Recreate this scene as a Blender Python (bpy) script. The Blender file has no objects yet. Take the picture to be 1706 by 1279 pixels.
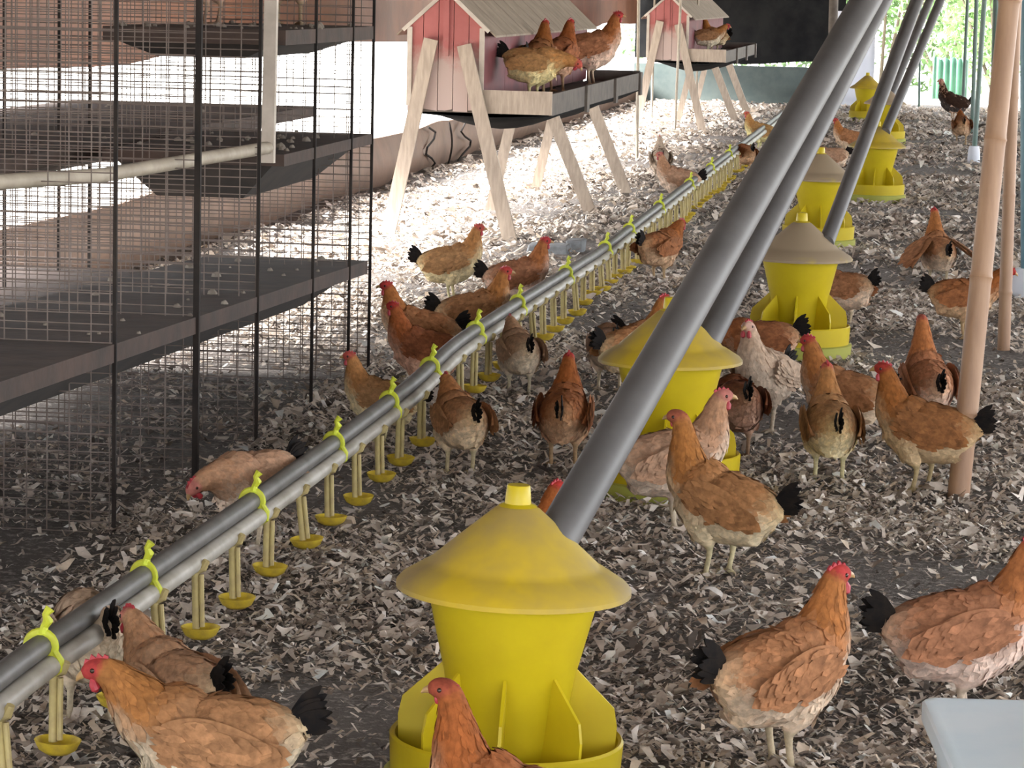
import bpy, bmesh, math, random
import numpy as np
from mathutils import Vector, Matrix

random.seed(7)
rng = np.random.default_rng(7)
scene = bpy.context.scene
COL = scene.collection

# ------------------------------------------------------------------ camera
W, H, F = 1706.0, 1279.0, 5000.0          # frame in pixels, focal length in pixels
YAW, PITCH, ROLL = math.radians(7.82), math.radians(7.47), math.radians(1.3)
CAMZ = 1.5
cam_d = bpy.data.cameras.new('camera')
cam_d.sensor_width = 36.0
cam_d.lens = F / W * 36.0
cam_d.clip_end = 400
cam = bpy.data.objects.new('camera', cam_d)
COL.objects.link(cam)
RM = Matrix.Rotation(YAW, 4, 'Z') @ Matrix.Rotation(math.pi / 2 - PITCH, 4, 'X') @ Matrix.Rotation(ROLL, 4, 'Z')
cam.matrix_world = Matrix.Translation((0, 0, CAMZ)) @ RM
cam_d.dof.use_dof = False
scene.camera = cam

# ------------------------------------------------------------------ world, sun, exposure
world = bpy.data.worlds.new('world')
scene.world = world
world.use_nodes = True
wb = world.node_tree.nodes['Background']
wb.inputs['Color'].default_value = (0.92, 0.955, 1.0, 1)
wb.inputs['Strength'].default_value = 3.2
sun_d = bpy.data.lights.new('sun', 'SUN')
sun_d.energy = 20.0
sun_d.angle = math.radians(24)
sun_d.color = (1.0, 0.98, 0.96)
sun = bpy.data.objects.new('sun', sun_d)
COL.objects.link(sun)
SUN_ELEV, SUN_AZ = math.radians(35), math.radians(192)     # comes in from the left side of the barn
sd = Vector((math.cos(SUN_ELEV) * math.cos(SUN_AZ), math.cos(SUN_ELEV) * math.sin(SUN_AZ), math.sin(SUN_ELEV)))
sun.rotation_euler = sd.to_track_quat('Z', 'Y').to_euler()
vs = scene.view_settings
vs.view_transform = 'Standard'
vs.look = 'None'
vs.exposure = 1.38
vs.gamma = 1.0
vs.use_curve_mapping = False
scene.cycles.max_bounces = 8
scene.cycles.diffuse_bounces = 5
scene.cycles.use_denoising = True

# ------------------------------------------------------------------ pixel -> world helpers (u = across barn, v = along barn)
ORG = Vector((0, 0, CAMZ))
R3 = RM.to_3x3()
def ray(px, py):
    return (R3 @ Vector(((px - W / 2) / F, -(py - H / 2) / F, -1.0)))
def at_z(px, py, z=0.0):
    d = ray(px, py); return ORG + d * ((z - CAMZ) / d.z)
def at_u(px, py, u):
    d = ray(px, py); return ORG + d * (u / d.x)
def at_v(px, py, v):
    d = ray(px, py); return ORG + d * (v / d.y)

def gh(u, v):
    """gentle unevenness of the trodden litter"""
    return (0.010 * np.sin(1.9 * v + 1.3 * np.sin(0.8 * u)) + 0.008 * np.sin(4.7 * v + 2.1 * u + 1)
            + 0.006 * np.sin(3.3 * u - 1.7 * v) + 0.005 * np.sin(9.0 * v - 3.0 * u))

# ------------------------------------------------------------------ materials
MATS = {}
def nodes(name):
    m = bpy.data.materials.new(name); m.use_nodes = True
    nt = m.node_tree
    return m, nt, nt.nodes['Principled BSDF']
def add(nt, typ, **kw):
    n = nt.nodes.new(typ)
    for k, v in kw.items(): setattr(n, k, v)
    return n
def mix_rgb(nt, fac, a, b, blend='MIX'):
    n = nt.nodes.new('ShaderNodeMix'); n.data_type = 'RGBA'; n.blend_type = blend
    for sock, val in ((n.inputs[0], fac), (n.inputs[6], a), (n.inputs[7], b)):
        if hasattr(val, 'is_output'): nt.links.new(val, sock)
        elif isinstance(val, (int, float)): sock.default_value = val
        else: sock.default_value = (*val, 1)
    return n.outputs[2]
def ramp(nt, src, p0, p1):
    n = nt.nodes.new('ShaderNodeMapRange'); n.clamp = True
    n.inputs[1].default_value = p0; n.inputs[2].default_value = p1
    nt.links.new(src, n.inputs[0]); return n.outputs[0]
def noise(nt, scale, detail=4, rough=0.6, coord='Object'):
    tc = nt.nodes.new('ShaderNodeTexCoord')
    n = nt.nodes.new('ShaderNodeTexNoise'); n.inputs['Scale'].default_value = scale
    n.inputs['Detail'].default_value = detail; n.inputs['Roughness'].default_value = rough
    nt.links.new(tc.outputs[coord], n.inputs['Vector']); return n.outputs[0]
def bump(nt, b, src, strength, dist):
    n = nt.nodes.new('ShaderNodeBump'); n.inputs['Strength'].default_value = strength
    n.inputs['Distance'].default_value = dist
    nt.links.new(src, n.inputs['Height']); nt.links.new(n.outputs[0], b.inputs['Normal'])
def simple(name, c, c2=None, rough=0.6, scale=12, lo=0.35, hi=0.65, bmp=0.0, bdist=0.003, metal=0.0, trans=0.0, stretch=None, spec=0.5):
    m, nt, b = nodes(name)
    b.inputs['Roughness'].default_value = rough
    b.inputs['Metallic'].default_value = metal
    b.inputs['Specular IOR Level'].default_value = spec
    if c2 is None: c2 = tuple(x * 0.75 for x in c)
    n = noise(nt, scale)
    if stretch:
        mp = nt.nodes.new('ShaderNodeMapping'); mp.inputs['Scale'].default_value = stretch
        tex = n.node; src = tex.inputs['Vector'].links[0].from_socket
        nt.links.new(src, mp.inputs[0]); nt.links.new(mp.outputs[0], tex.inputs['Vector'])
    col = mix_rgb(nt, ramp(nt, n, lo, hi), c, c2)
    nt.links.new(col, b.inputs['Base Color'])
    if bmp: bump(nt, b, n, bmp, bdist)
    if trans:
        t = nt.nodes.new('ShaderNodeBsdfTranslucent'); nt.links.new(col, t.inputs[0])
        mx = nt.nodes.new('ShaderNodeMixShader'); mx.inputs[0].default_value = trans
        nt.links.new(b.outputs[0], mx.inputs[1]); nt.links.new(t.outputs[0], mx.inputs[2])
        nt.links.new(mx.outputs[0], nt.nodes['Material Output'].inputs[0])
    MATS[name] = m
    return m
def vcol(name, rough=0.75, trans=0.0, nscale=60, namt=0.35, bmp=0.0):
    """colour stored per vertex (the thing's own pigment) times the object's tint"""
    m, nt, b = nodes(name)
    a = add(nt, 'ShaderNodeVertexColor', layer_name='Col')
    oi = add(nt, 'ShaderNodeObjectInfo')
    c = mix_rgb(nt, 1.0, a.outputs[0], oi.outputs['Color'], 'MULTIPLY')
    n = noise(nt, nscale, 3, 0.6)
    k = mix_rgb(nt, ramp(nt, n, 0.3, 0.7), (1 - namt,) * 3, (1 + namt * 0.4,) * 3)
    inv = add(nt, 'ShaderNodeMath', operation='SUBTRACT'); inv.inputs[0].default_value = 1.0; nt.links.new(oi.outputs['Alpha'], inv.inputs[1])
    c = mix_rgb(nt, inv.outputs[0], c, (0.62, 0.51, 0.39))
    c = mix_rgb(nt, 1.0, c, k, 'MULTIPLY')
    nt.links.new(c, b.inputs['Base Color'])
    b.inputs['Roughness'].default_value = rough
    b.inputs['Specular IOR Level'].default_value = 0.2
    if bmp: bump(nt, b, n, bmp, 0.004)
    if trans:
        t = nt.nodes.new('ShaderNodeBsdfTranslucent'); nt.links.new(c, t.inputs[0])
        mx = nt.nodes.new('ShaderNodeMixShader'); mx.inputs[0].default_value = trans
        nt.links.new(b.outputs[0], mx.inputs[1]); nt.links.new(t.outputs[0], mx.inputs[2])
        nt.links.new(mx.outputs[0], nt.nodes['Material Output'].inputs[0])
    MATS[name] = m
    return m

vcol('feather', 0.8, 0.12, 55, 0.35, 0.25)
vcol('litter', 0.85, 0.15, 40, 0.2)
vcol('leaf', 0.6, 0.35, 5, 0.3)
simple('comb_red', (0.42, 0.035, 0.045), (0.30, 0.02, 0.03), 0.5, 60)
simple('beak_horn', (0.42, 0.25, 0.10), None, 0.45, 60)
simple('eye_dark', (0.02, 0.012, 0.008), (0.06, 0.02, 0.01), 0.15, 60)
simple('tail_black', (0.006, 0.0055, 0.006), (0.018, 0.013, 0.010), 0.8, 40, spec=0.12)
simple('yellow_plastic', (0.62, 0.485, 0.009), (0.56, 0.42, 0.009), 0.42, 7, trans=0.22)
simple('lime_plastic', (0.46, 0.48, 0.09), (0.40, 0.40, 0.08), 0.45, 7, trans=0.25)
simple('cup_yellow', (0.74, 0.56, 0.04), (0.52, 0.36, 0.05), 0.5, 30, trans=0.2)
simple('clip_lime', (0.70, 0.78, 0.05), (0.6, 0.6, 0.05), 0.5, 30, trans=0.25)
simple('stem_yellow', (0.46, 0.37, 0.15), (0.34, 0.26, 0.12), 0.55, 25)
simple('pvc_grey', (0.110, 0.103, 0.100), (0.085, 0.079, 0.076), 0.58, 5, spec=0.4)
simple('steel_pipe', (0.16, 0.15, 0.14), (0.10, 0.092, 0.083), 0.5, 9, metal=0.2)
simple('water_pipe', (0.44, 0.41, 0.36), (0.28, 0.25, 0.20), 0.45, 8)
simple('bamboo', (0.34, 0.20, 0.115), (0.26, 0.145, 0.082), 0.55, 9, stretch=(3, 3, 0.4))
simple('old_bamboo', (0.42, 0.36, 0.28), (0.30, 0.25, 0.19), 0.65, 9)
simple('post_green', (0.07, 0.13, 0.10), (0.12, 0.16, 0.14), 0.5, 8)
simple('post_blue', (0.05, 0.14, 0.19), (0.08, 0.18, 0.22), 0.5, 8)
simple('dark_metal', (0.016, 0.013, 0.012), (0.03, 0.022, 0.018), 0.8, 9, spec=0.2)
simple('rusty_wire', (0.17, 0.13, 0.11), (0.11, 0.08, 0.066), 0.7, 9)
simple('red_paint_shaded', (0.17, 0.036, 0.04), (0.12, 0.028, 0.035), 0.7, 6)  # red of the side boards, with the walls' shade darkened into the colour
simple('dropping', (0.26, 0.22, 0.18), (0.16, 0.13, 0.10), 0.9, 20)
simple('tarp_brown', (0.25, 0.105, 0.055), (0.18, 0.078, 0.042), 0.6, 3, trans=0.06, bmp=0.3, bdist=0.02)
simple('tarp_tan', (0.21, 0.125, 0.08), (0.155, 0.092, 0.06), 0.65, 4, bmp=0.3, bdist=0.02)
simple('tarp_black', (0.012, 0.012, 0.013), (0.02, 0.02, 0.02), 0.95, 4, bmp=0.3, bdist=0.02, spec=0.05)
simple('wall_green', (0.11, 0.135, 0.125), (0.075, 0.10, 0.095), 0.7, 5)
simple('white_sheet', (0.82, 0.83, 0.88), (0.76, 0.78, 0.84), 0.5, 4, trans=0.3)
simple('slab_brown', (0.070, 0.042, 0.031), (0.042, 0.028, 0.022), 0.85, 8, bmp=0.5, bdist=0.01)
simple('trough_dark', (0.050, 0.038, 0.032), (0.03, 0.025, 0.022), 0.8, 8)
simple('roof_sheet', (0.20, 0.17, 0.15), (0.14, 0.115, 0.10), 0.7, 2)
simple('timber', (0.46, 0.37, 0.29), (0.34, 0.27, 0.21), 0.75, 9, stretch=(6, 6, 0.8))
simple('timber_dark', (0.13, 0.105, 0.085), (0.08, 0.065, 0.055), 0.8, 9)
simple('timber_pale', (0.55, 0.48, 0.41), (0.42, 0.36, 0.30), 0.75, 9)
simple('roof_board', (0.30, 0.235, 0.175), (0.22, 0.17, 0.125), 0.8, 7)
simple('mat_black', (0.018, 0.017, 0.017), (0.03, 0.028, 0.026), 0.75, 6)
simple('tub_plastic', (0.82, 0.87, 0.90), (0.74, 0.82, 0.87), 0.35, 4, trans=0.25)
simple('stone_grey', (0.26, 0.27, 0.28), (0.18, 0.185, 0.19), 0.85, 20, bmp=0.4)
simple('outside_ground', (0.62, 0.60, 0.55), (0.52, 0.50, 0.44), 0.9, 1.0)
simple('bark', (0.10, 0.075, 0.05), None, 0.85, 20)
simple('green_net', (0.10, 0.24, 0.16), (0.08, 0.20, 0.13), 0.7, 5, trans=0.3)
# red painted boards worn to bare wood near the bottom (wear, with a ragged edge)
m, nt, b = nodes('red_paint')
tc = add(nt, 'ShaderNodeTexCoord'); sx = add(nt, 'ShaderNodeSeparateXYZ'); nt.links.new(tc.outputs['Object'], sx.inputs[0])
n1 = noise(nt, 9, 6, 0.7)
ad = add(nt, 'ShaderNodeMath', operation='MULTIPLY_ADD'); nt.links.new(n1, ad.inputs[0]); ad.inputs[1].default_value = 0.35
nt.links.new(sx.outputs[2], ad.inputs[2])
wear = ramp(nt, ad.outputs[0], 1.20, 1.36)
red = mix_rgb(nt, ramp(nt, noise(nt, 4), 0.35, 0.65), (0.40, 0.125, 0.115), (0.33, 0.095, 0.085))
nt.links.new(mix_rgb(nt, wear, (0.44, 0.33, 0.29), red), b.inputs['Base Color']); b.inputs['Roughness'].default_value = 0.75
MATS['red_paint'] = m
# dusty lid: feed dust lies on it in blotches
m, nt, b = nodes('dusty_lid')
base = mix_rgb(nt, ramp(nt, noise(nt, 3.2, 5, 0.55), 0.34, 0.60), (0.47, 0.325, 0.010), (0.25, 0.178, 0.072))
nt.links.new(base, b.inputs['Base Color']); b.inputs['Roughness'].default_value = 0.6
MATS['dusty_lid'] = m
m, nt, b = nodes('very_dusty_lid')
base = mix_rgb(nt, ramp(nt, noise(nt, 4.0, 5, 0.55), 0.30, 0.44), (0.44, 0.33, 0.03), (0.27, 0.20, 0.125))
nt.links.new(base, b.inputs['Base Color']); b.inputs['Roughness'].default_value = 0.75
MATS['very_dusty_lid'] = m
# floor soil
m, nt, b = nodes('litter_floor')
nz = noise(nt, 1.3, 6, 0.65, 'Object'); nf = noise(nt, 45, 4, 0.7, 'Object')
c = mix_rgb(nt, ramp(nt, nz, 0.35, 0.65), (0.085, 0.071, 0.062), (0.14, 0.12, 0.105))
c = mix_rgb(nt, ramp(nt, nf, 0.52, 0.66), c, (0.34, 0.30, 0.27))
nt.links.new(c, b.inputs['Base Color']); b.inputs['Roughness'].default_value = 0.95
bump(nt, b, nf, 0.8, 0.02)
MATS['litter_floor'] = m

# ------------------------------------------------------------------ mesh builder
class MB:
    def __init__(s): s.v = []; s.f = []
    def quad(s, *p):
        k = len(s.v); s.v += [tuple(q) for q in p]; s.f.append(tuple(range(k, k + len(p)))); return s
    def hexa(s, p):                     # 8 points: bottom ring 0-3, top ring 4-7
        k = len(s.v); s.v += [tuple(q) for q in p]
        for f in ((0, 3, 2, 1), (4, 5, 6, 7), (0, 1, 5, 4), (1, 2, 6, 5), (2, 3, 7, 6), (3, 0, 4, 7)):
            s.f.append(tuple(k + i for i in f))
        return s
    def box(s, x0, x1, y0, y1, z0, z1):
        return s.hexa([(x0, y0, z0), (x1, y0, z0), (x1, y1, z0), (x0, y1, z0), (x0, y0, z1), (x1, y0, z1), (x1, y1, z1), (x0, y1, z1)])
    def beam(s, a, b, w, d, side=None):    # rectangular bar a->b
        a = Vector(a); b = Vector(b); t = (b - a).normalized()
        sd_ = Vector(side) if side else Vector((1, 0, 0))
        n = t.cross(sd_)
        if n.length < 1e-4: n = t.cross(Vector((0, 1, 0)))
        n.normalize(); q = n.cross(t).normalized()
        P = []
        for c in (a, b):
            for i, j in ((-1, -1), (1, -1), (1, 1), (-1, 1)): P.append(c + q * (w / 2 * i) + n * (d / 2 * j))
        return s.hexa(P)
    def tube(s, path, r, seg=12, cap=True, flat=1.0):
        path = [Vector(p) for p in path]
        rs = r if isinstance(r, (list, tuple)) else [r] * len(path)
        k = len(s.v); prev = None
        for i, p in enumerate(path):
            t = (path[min(i + 1, len(path) - 1)] - path[max(i - 1, 0)]).normalized()
            if prev is None:
                ref = Vector((0, 0, 1)) if abs(t.z) < 0.9 else Vector((1, 0, 0))
                q = t.cross(ref).normalized()
            else:
                q = (prev - t * prev.dot(t)).normalized()
            prev = q; n = q.cross(t)
            for j in range(seg):
                a = 2 * math.pi * j / seg
                s.v.append(tuple(p + q * (math.cos(a) * rs[i]) + n * (math.sin(a) * rs[i] * flat)))
        for i in range(len(path) - 1):
            for j in range(seg):
                j2 = (j + 1) % seg
                s.f.append((k + i * seg + j, k + i * seg + j2, k + (i + 1) * seg + j2, k + (i + 1) * seg + j))
        if cap:
            s.f.append(tuple(k + j for j in reversed(range(seg))))
            e = k + (len(path) - 1) * seg
            s.f.append(tuple(e + j for j in range(seg)))
        return s
    def lathe(s, prof, seg=48, c=(0, 0)):
        k = len(s.v)
        for r, z in prof:
            for j in range(seg):
                a = 2 * math.pi * j / seg
                s.v.append((c[0] + r * math.cos(a), c[1] + r * math.sin(a), z))
        for i in range(len(prof) - 1):
            for j in range(seg):
                j2 = (j + 1) % seg
                s.f.append((k + i * seg + j, k + i * seg + j2, k + (i + 1) * seg + j2, k + (i + 1) * seg + j))
        return s
    def mesh(s, name, mat, smooth=True):
        me = bpy.data.meshes.new(name); me.from_pydata(s.v, [], s.f); me.update()
        if mat: me.materials.append(MATS[mat])
        if smooth:
            me.polygons.foreach_set('use_smooth', [True] * len(me.polygons))
            try: me.set_sharp_from_angle(angle=math.radians(40))
            except Exception: pass
        return me
    def build(s, name, mat, parent=None, smooth=True):
        return obj(name, s.mesh(name, mat, smooth), parent)

def obj(name, me, parent=None):
    o = bpy.data.objects.new(name, me); COL.objects.link(o)
    if parent is not None: o.parent = parent
    return o
def empty(name, loc=(0, 0, 0), rz=0.0):
    o = bpy.data.objects.new(name, None); COL.objects.link(o)
    o.location = loc; o.rotation_euler = (0, 0, rz); o.empty_display_size = 0.1
    return o
def tag(o, label, cat, group=None, kind=None):
    if label: o['label'] = label
    if cat: o['category'] = cat
    if group: o['group'] = group
    if kind: o['kind'] = kind
    return o
def structure(o, label=None):
    o['kind'] = 'structure'
    if label: o['label'] = label
    return o
def bevel(o, w=0.004, seg=2):
    md = o.modifiers.new('bevel', 'BEVEL'); md.width = w; md.segments = seg; md.limit_method = 'ANGLE'; return o
def copy_tree(o, parent=None):
    c = o.copy(); COL.objects.link(c); c.parent = parent
    for ch in list(o.children): copy_tree(ch, c)
    return c
def set_cols(me, cols):
    a = me.color_attributes.new('Col', 'FLOAT_COLOR', 'POINT')
    cc = np.ones((len(me.vertices), 4), np.float32); cc[:, :3] = cols
    a.data.foreach_set('color', cc.ravel())

# ================================================================== THE SETTING
UL, UR, V0, V1 = -4.2, 4.6, -4.0, 42.5
# floor: uneven trodden litter
us = np.linspace(UL - 0.4, UR + 0.4, 130); vv = np.concatenate([np.linspace(V0, 4, 20, endpoint=False), np.linspace(4, 43.5, 460)])
U, V = np.meshgrid(us, vv)
Z = gh(U, V)
verts = np.stack([U.ravel(), V.ravel(), Z.ravel()], 1)
nu = len(us); idx = np.arange(len(verts)).reshape(U.shape)
faces = np.stack([idx[:-1, :-1].ravel(), idx[:-1, 1:].ravel(), idx[1:, 1:].ravel(), idx[1:, :-1].ravel()], 1)
me = bpy.data.meshes.new('floor'); me.from_pydata(verts.tolist(), [], faces.tolist()); me.materials.append(MATS['litter_floor'])
me.polygons.foreach_set('use_smooth', [True] * len(me.polygons))
floor = structure(obj('floor', me), 'dark trodden barn floor under pale litter')
# ground outside
g = MB(); g.quad((-80, -60, -0.06), (80, -60, -0.06), (80, 140, -0.06), (-80, 140, -0.06))
structure(g.build('ground_outside', 'outside_ground', smooth=False), 'bright bare ground outside the barn')
# roof
r = MB()
r.hexa([(UL - 0.7, V0, 2.45), (0.2, V0, 3.6), (0.2, V1 + 0.6, 3.6), (UL - 0.7, V1 + 0.6, 2.45), (UL - 0.7, V0, 2.49), (0.2, V0, 3.64), (0.2, V1 + 0.6, 3.64), (UL - 0.7, V1 + 0.6, 2.49)])
r.hexa([(0.2, V0, 3.6), (UR + 0.7, V0, 2.45), (UR + 0.7, V1 + 0.6, 2.45), (0.2, V1 + 0.6, 3.6), (0.2, V0, 3.64), (UR + 0.7, V0, 2.49), (UR + 0.7, V1 + 0.6, 2.49), (0.2, V1 + 0.6, 3.64)])
structure(r.build('ceiling', 'roof_sheet', smooth=False), 'dull sheet roof of the barn')
# left side: low tarp-covered wall and hung side curtain with a bright gap between
def wavy_wall(name, mat, u, v0, v1, z0, z1, amp, n=160, thick=0.03, bulge=0.0, zamp=0.0, nz=5):
    b = MB()
    rows = []
    for s_ in (1, -1):
        k = len(b.v)
        for i in range(n + 1):
            v = v0 + (v1 - v0) * i / n
            for j in range(nz + 1):
                t = j / nz
                z = z0 + (z1 - z0) * t
                zz = z + zamp * math.sin(2.1 * v + math.sin(v * 0.7) * 2) * (1 - t if zamp > 0 and z0 > 0.5 else t)
                x = u + amp * math.sin(3.1 * v + 1.7 * math.sin(1.1 * v)) * (0.3 + 0.7 * math.sin(math.pi * t)) + bulge * math.sin(math.pi * t) + s_ * thick / 2
                b.v.append((x, v, zz))
        rows.append(k)
        for i in range(n):
            for j in range(nz):
                a = k + i * (nz + 1) + j; c = a + nz + 1
                b.f.append((a, a + 1, c + 1, c) if s_ < 0 else (a, c, c + 1, a + 1))
    k0, k1 = rows
    for i in range(n):                       # close top and bottom
        for j in (0, nz):
            a = k0 + i * (nz + 1) + j; c = a + nz + 1; d = k1 + i * (nz + 1) + j; e = d + nz + 1
            b.f.append((a, d, e, c) if j else (a, c, e, d))
    return b.build(name, mat)
structure(wavy_wall('wall_left', 'tarp_tan', UL, V0, V1, -0.03, 0.36, 0.02, bulge=0.05, zamp=0.012), 'low tan tarp-covered side wall')
structure(wavy_wall('curtain_left', 'tarp_brown', UL, V0, V1, 1.09, 2.62, 0.04, zamp=0.02), 'brown side curtain hanging above the bright gap')
structure(wavy_wall('wall_right', 'tarp_tan', UR, V0, V1, -0.03, 0.36, 0.02, bulge=-0.05, zamp=0.012), 'low tarp-covered wall of the far side')
wl = bpy.data.objects['wall_left']
for x_, ph in ((698, 0.0), (733, 1.0), (758, 2.0)):
    d_ = ray(x_, 250); v_ = UL / d_.x * d_.y
    MB().tube([(UL + .075 + .03 * math.sin(math.pi * k_ / 7), v_ + (.30 * math.sin(k_ * 1.3 + ph) if ph != 1 else 0), .36 - .052 * k_) for k_ in range(8)], .009, 6).build('rope', 'dark_metal', wl)
# far end: low wall, black tarp, white sheet
f = MB(); f.box(UL, -1.3, V1, V1 + 0.12, -0.05, 0.52)
structure(f.build('wall_far', 'wall_green', smooth=False), 'low grey-green wall at the far end of the barn')
o = wavy_wall('wall_far_tarp', 'tarp_black', 0, 0, 2.95, 0.57, 3.0, 0.05, n=40, zamp=0.03)
o.rotation_euler = (0, 0, math.pi / 2); o.location = (-1.25, V1 + 0.05, 0)
structure(o, 'black tarp closing the far end')

# ---- loose litter: flakes of shavings, husks and feathers (nobody could count them)
def hashn(u, v):
    return (np.sin(1.7 * u + 2.3 * v) + np.sin(2.9 * u - 1.3 * v + 2) + np.sin(5.1 * u + 3.7 * v + 1) * 0.7 + np.sin(0.9 * v - 4.3 * u) * 0.6)
def litter():
    P = []
    for v0, v1, dens, size in ((4.3, 9, 5200, .80), (9, 16, 2900, .98), (16, 26, 1050, 1.35), (26, 42.3, 330, 1.95)):
        ul0, ul1 = -0.33 * v1 - 0.2, 0.06 * v1 + 0.9
        ul0 = max(ul0, UL + 0.16)
        n = int((v1 - v0) * (ul1 - ul0) * dens)
        u = rng.uniform(ul0, ul1, n); v = rng.uniform(v0, v1, n)
        k = (u > -0.33 * v - 0.2) & (u < 0.06 * v + 0.9)
        dn = hashn(u, v)
        k &= rng.uniform(0, 1, n) < np.clip(0.62 + 0.30 * dn, 0.10, 1.0)
        k &= ~((u < -2.22) & (v < 11.5) & (rng.uniform(0, 1, n) > .28))
        u, v = u[k], v[k]
        P.append(np.stack([u, v, np.full(len(u), size)], 1))
    P = np.concatenate(P); n = len(P)
    L = rng.gamma(4.0, 0.0072, n).clip(0.009, 0.07) * P[:, 2]
    Wd = L * rng.uniform(0.18, 0.55, n)
    th = rng.uniform(0, 2 * math.pi, n)
    tilt = rng.normal(0, 0.5, n).clip(-.9, .9); roll = rng.normal(0, 0.55, n).clip(-1, 1)
    curl = rng.uniform(0.1, 0.9, n) * L * rng.choice([-1, 1, 1], n)
    shp = np.array([(-1, -.55), (-1, .5), (-.1, -1), (-.1, 1), (1, -.5), (1, .6)])
    v = np.zeros((n, 6, 3))
    a = shp[None, :, 0] * L[:, None] / 2 + rng.normal(0, .08, (n, 6)) * L[:, None]
    bb = shp[None, :, 1] * Wd[:, None] / 2 + rng.normal(0, .12, (n, 6)) * Wd[:, None]
    bb = bb + (rng.normal(0, .22, n) * L)[:, None] * (shp[None, :, 0] ** 2)
    zz = curl[:, None] * (np.abs(shp[None, :, 0]) ** 2) * 0.5 + np.tan(tilt)[:, None] * a * 0.6 + np.tan(roll)[:, None] * bb * 0.6
    zz -= zz.min(1, keepdims=True)
    zz = np.minimum(zz, (.46 * L)[:, None])
    v[:, :, 0] = P[:, 0:1] + a * np.cos(th)[:, None] - bb * np.sin(th)[:, None]
    v[:, :, 1] = P[:, 1:2] + a * np.sin(th)[:, None] + bb * np.cos(th)[:, None]
    v[:, :, 2] = gh(v[:, :, 0], v[:, :, 1]) + zz + rng.uniform(0.0, 0.018, n)[:, None]
    base = np.arange(n)[:, None] * 6
    fa = np.concatenate([base + np.array([0, 2, 3, 1]), base + np.array([2, 4, 5, 3])])
    me = bpy.data.meshes.new('loose_litter'); me.from_pydata(v.reshape(-1, 3).tolist(), [], fa.tolist())
    pal = np.array([(.80, .74, .69), (.72, .65, .59), (.60, .53, .47), (.45, .385, .335), (.27, .225, .19), (.84, .81, .79), (.13, .11, .098), (.62, .52, .42)])
    ci = rng.choice(len(pal), n, p=[.16, .2, .18, .14, .1, .07, .07, .08])
    c = (pal[ci] * np.array([1.03, .99, .94]) * rng.uniform(.85, 1.12, n)[:, None]).clip(0, .86)
    me.materials.append(MATS['litter']); set_cols(me, np.repeat(c, 6, 0))
    me.polygons.foreach_set('use_smooth', [True] * len(me.polygons))
    return obj('loose_litter', me)
tag(litter(), 'pale wood shavings, husks and feathers strewn over the dark floor', 'litter', kind='stuff')

# ================================================================== FEEDERS
def make_feeder(lid_mat):
    t = empty('poultry_feeder')
    b = MB().lathe([(0, .004), (.212, .004), (.222, .012), (.226, .06), (.218, .064), (.20, .064)], 48)
    b.build('base', 'lime_plastic', t)
    b = MB().lathe([(.205, .060), (.213, .064), (.217, .135), (.213, .140), (.207, .136), (.203, .075), (.1, .07)], 48)
    b.build('feed_pan', 'yellow_plastic', t)
    b = MB().lathe([(.090, .07), (.105, .14), (.122, .262), (.1245, .268), (.142, .340), (.162, .424), (.158, .424), (.121, .27), (.095, .1)], 48)
    hp = b.build('hopper', 'yellow_plastic', t)
    fin_v = [(.088, .10), (.200, .10), (.203, .165), (.196, .200), (.125, .268), (.110, .262)]
    fm = None
    for k in range(8):
        if fm is None:
            q = MB()
            n = len(fin_v)
            for y in (-.003, .003):
                for x, z in fin_v: q.v.append((x, y, z))
            q.f.append(tuple(range(n))); q.f.append(tuple(reversed(range(n, 2 * n))))
            for i in range(n):
                j = (i + 1) % n; q.f.append((i, i + n, j + n, j))
            fm = q.mesh('fin', 'yellow_plastic', False)
        fo = obj('fin', fm, t); fo.rotation_euler = (0, 0, math.radians(k * 45 + 4))
    b = MB().lathe([(.030, .568), (.042, .562), (.100, .512), (.152, .466), (.158, .459), (.168, .455), (.208, .430), (.2165, .420), (.2165, .411), (.211, .412), (.16, .44), (.03, .55)], 48)
    lid = b.build('lid', lid_mat, t)
    b = MB().lathe([(.0, .606), (.020, .606), (.0215, .604), (.0245, .572), (.036, .567)], 32)
    b.build('lid_spout', 'yellow_plastic', lid)
    return t
feeder_a = make_feeder('dusty_lid')
feeder_b = make_feeder('very_dusty_lid')
# px, base-centre depth pixel on floor
FEED = [((838, 5.42), 'a', -1.5, 'large yellow poultry feeder in the middle of the foreground'),
        ((1112, 8.92), 'a', 0.5, 'yellow poultry feeder crossed by the long grey feed tube, second nearest'),
        ((1328, 12.5), 'b', 0, 'yellow poultry feeder with a brown dust-covered lid, third from the front'),
        ((1362, 18.0), 'b', 0, 'yellow poultry feeder with brown lid half hidden behind two crossing grey tubes'),
        ((1458, 22.6), 'a', 0, 'bright yellow feeder in open litter right of the thin grey tube, fifth from the front'),
        ((1472, 31.0), 'b', 0, 'small far feeder with grey lid peeping out between two grey tubes'),
        ((1443, 37.0), 'a', 0, 'farthest yellow feeder standing before the white sheet')]
def floor_at_depth(px, depth):
    # point on the floor at that depth along the view's heading, under image column px
    d = ray(px, 700.0); hd = Vector((-math.sin(YAW), math.cos(YAW), 0))
    # iterate the row so that the floor point lies at the depth
    lo, hi = 30.0, 2500.0
    for _ in range(50):
        mid = (lo + hi) / 2
        p = at_z(px, mid, 0.0)
        if p.dot(hd) > depth and ray(px, mid).z < 0: lo = mid
        elif ray(px, mid).z >= 0: lo = mid
        else: hi = mid
    return at_z(px, (lo + hi) / 2, 0.0)
feeders = []
used = {'a': False, 'b': False}
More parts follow.
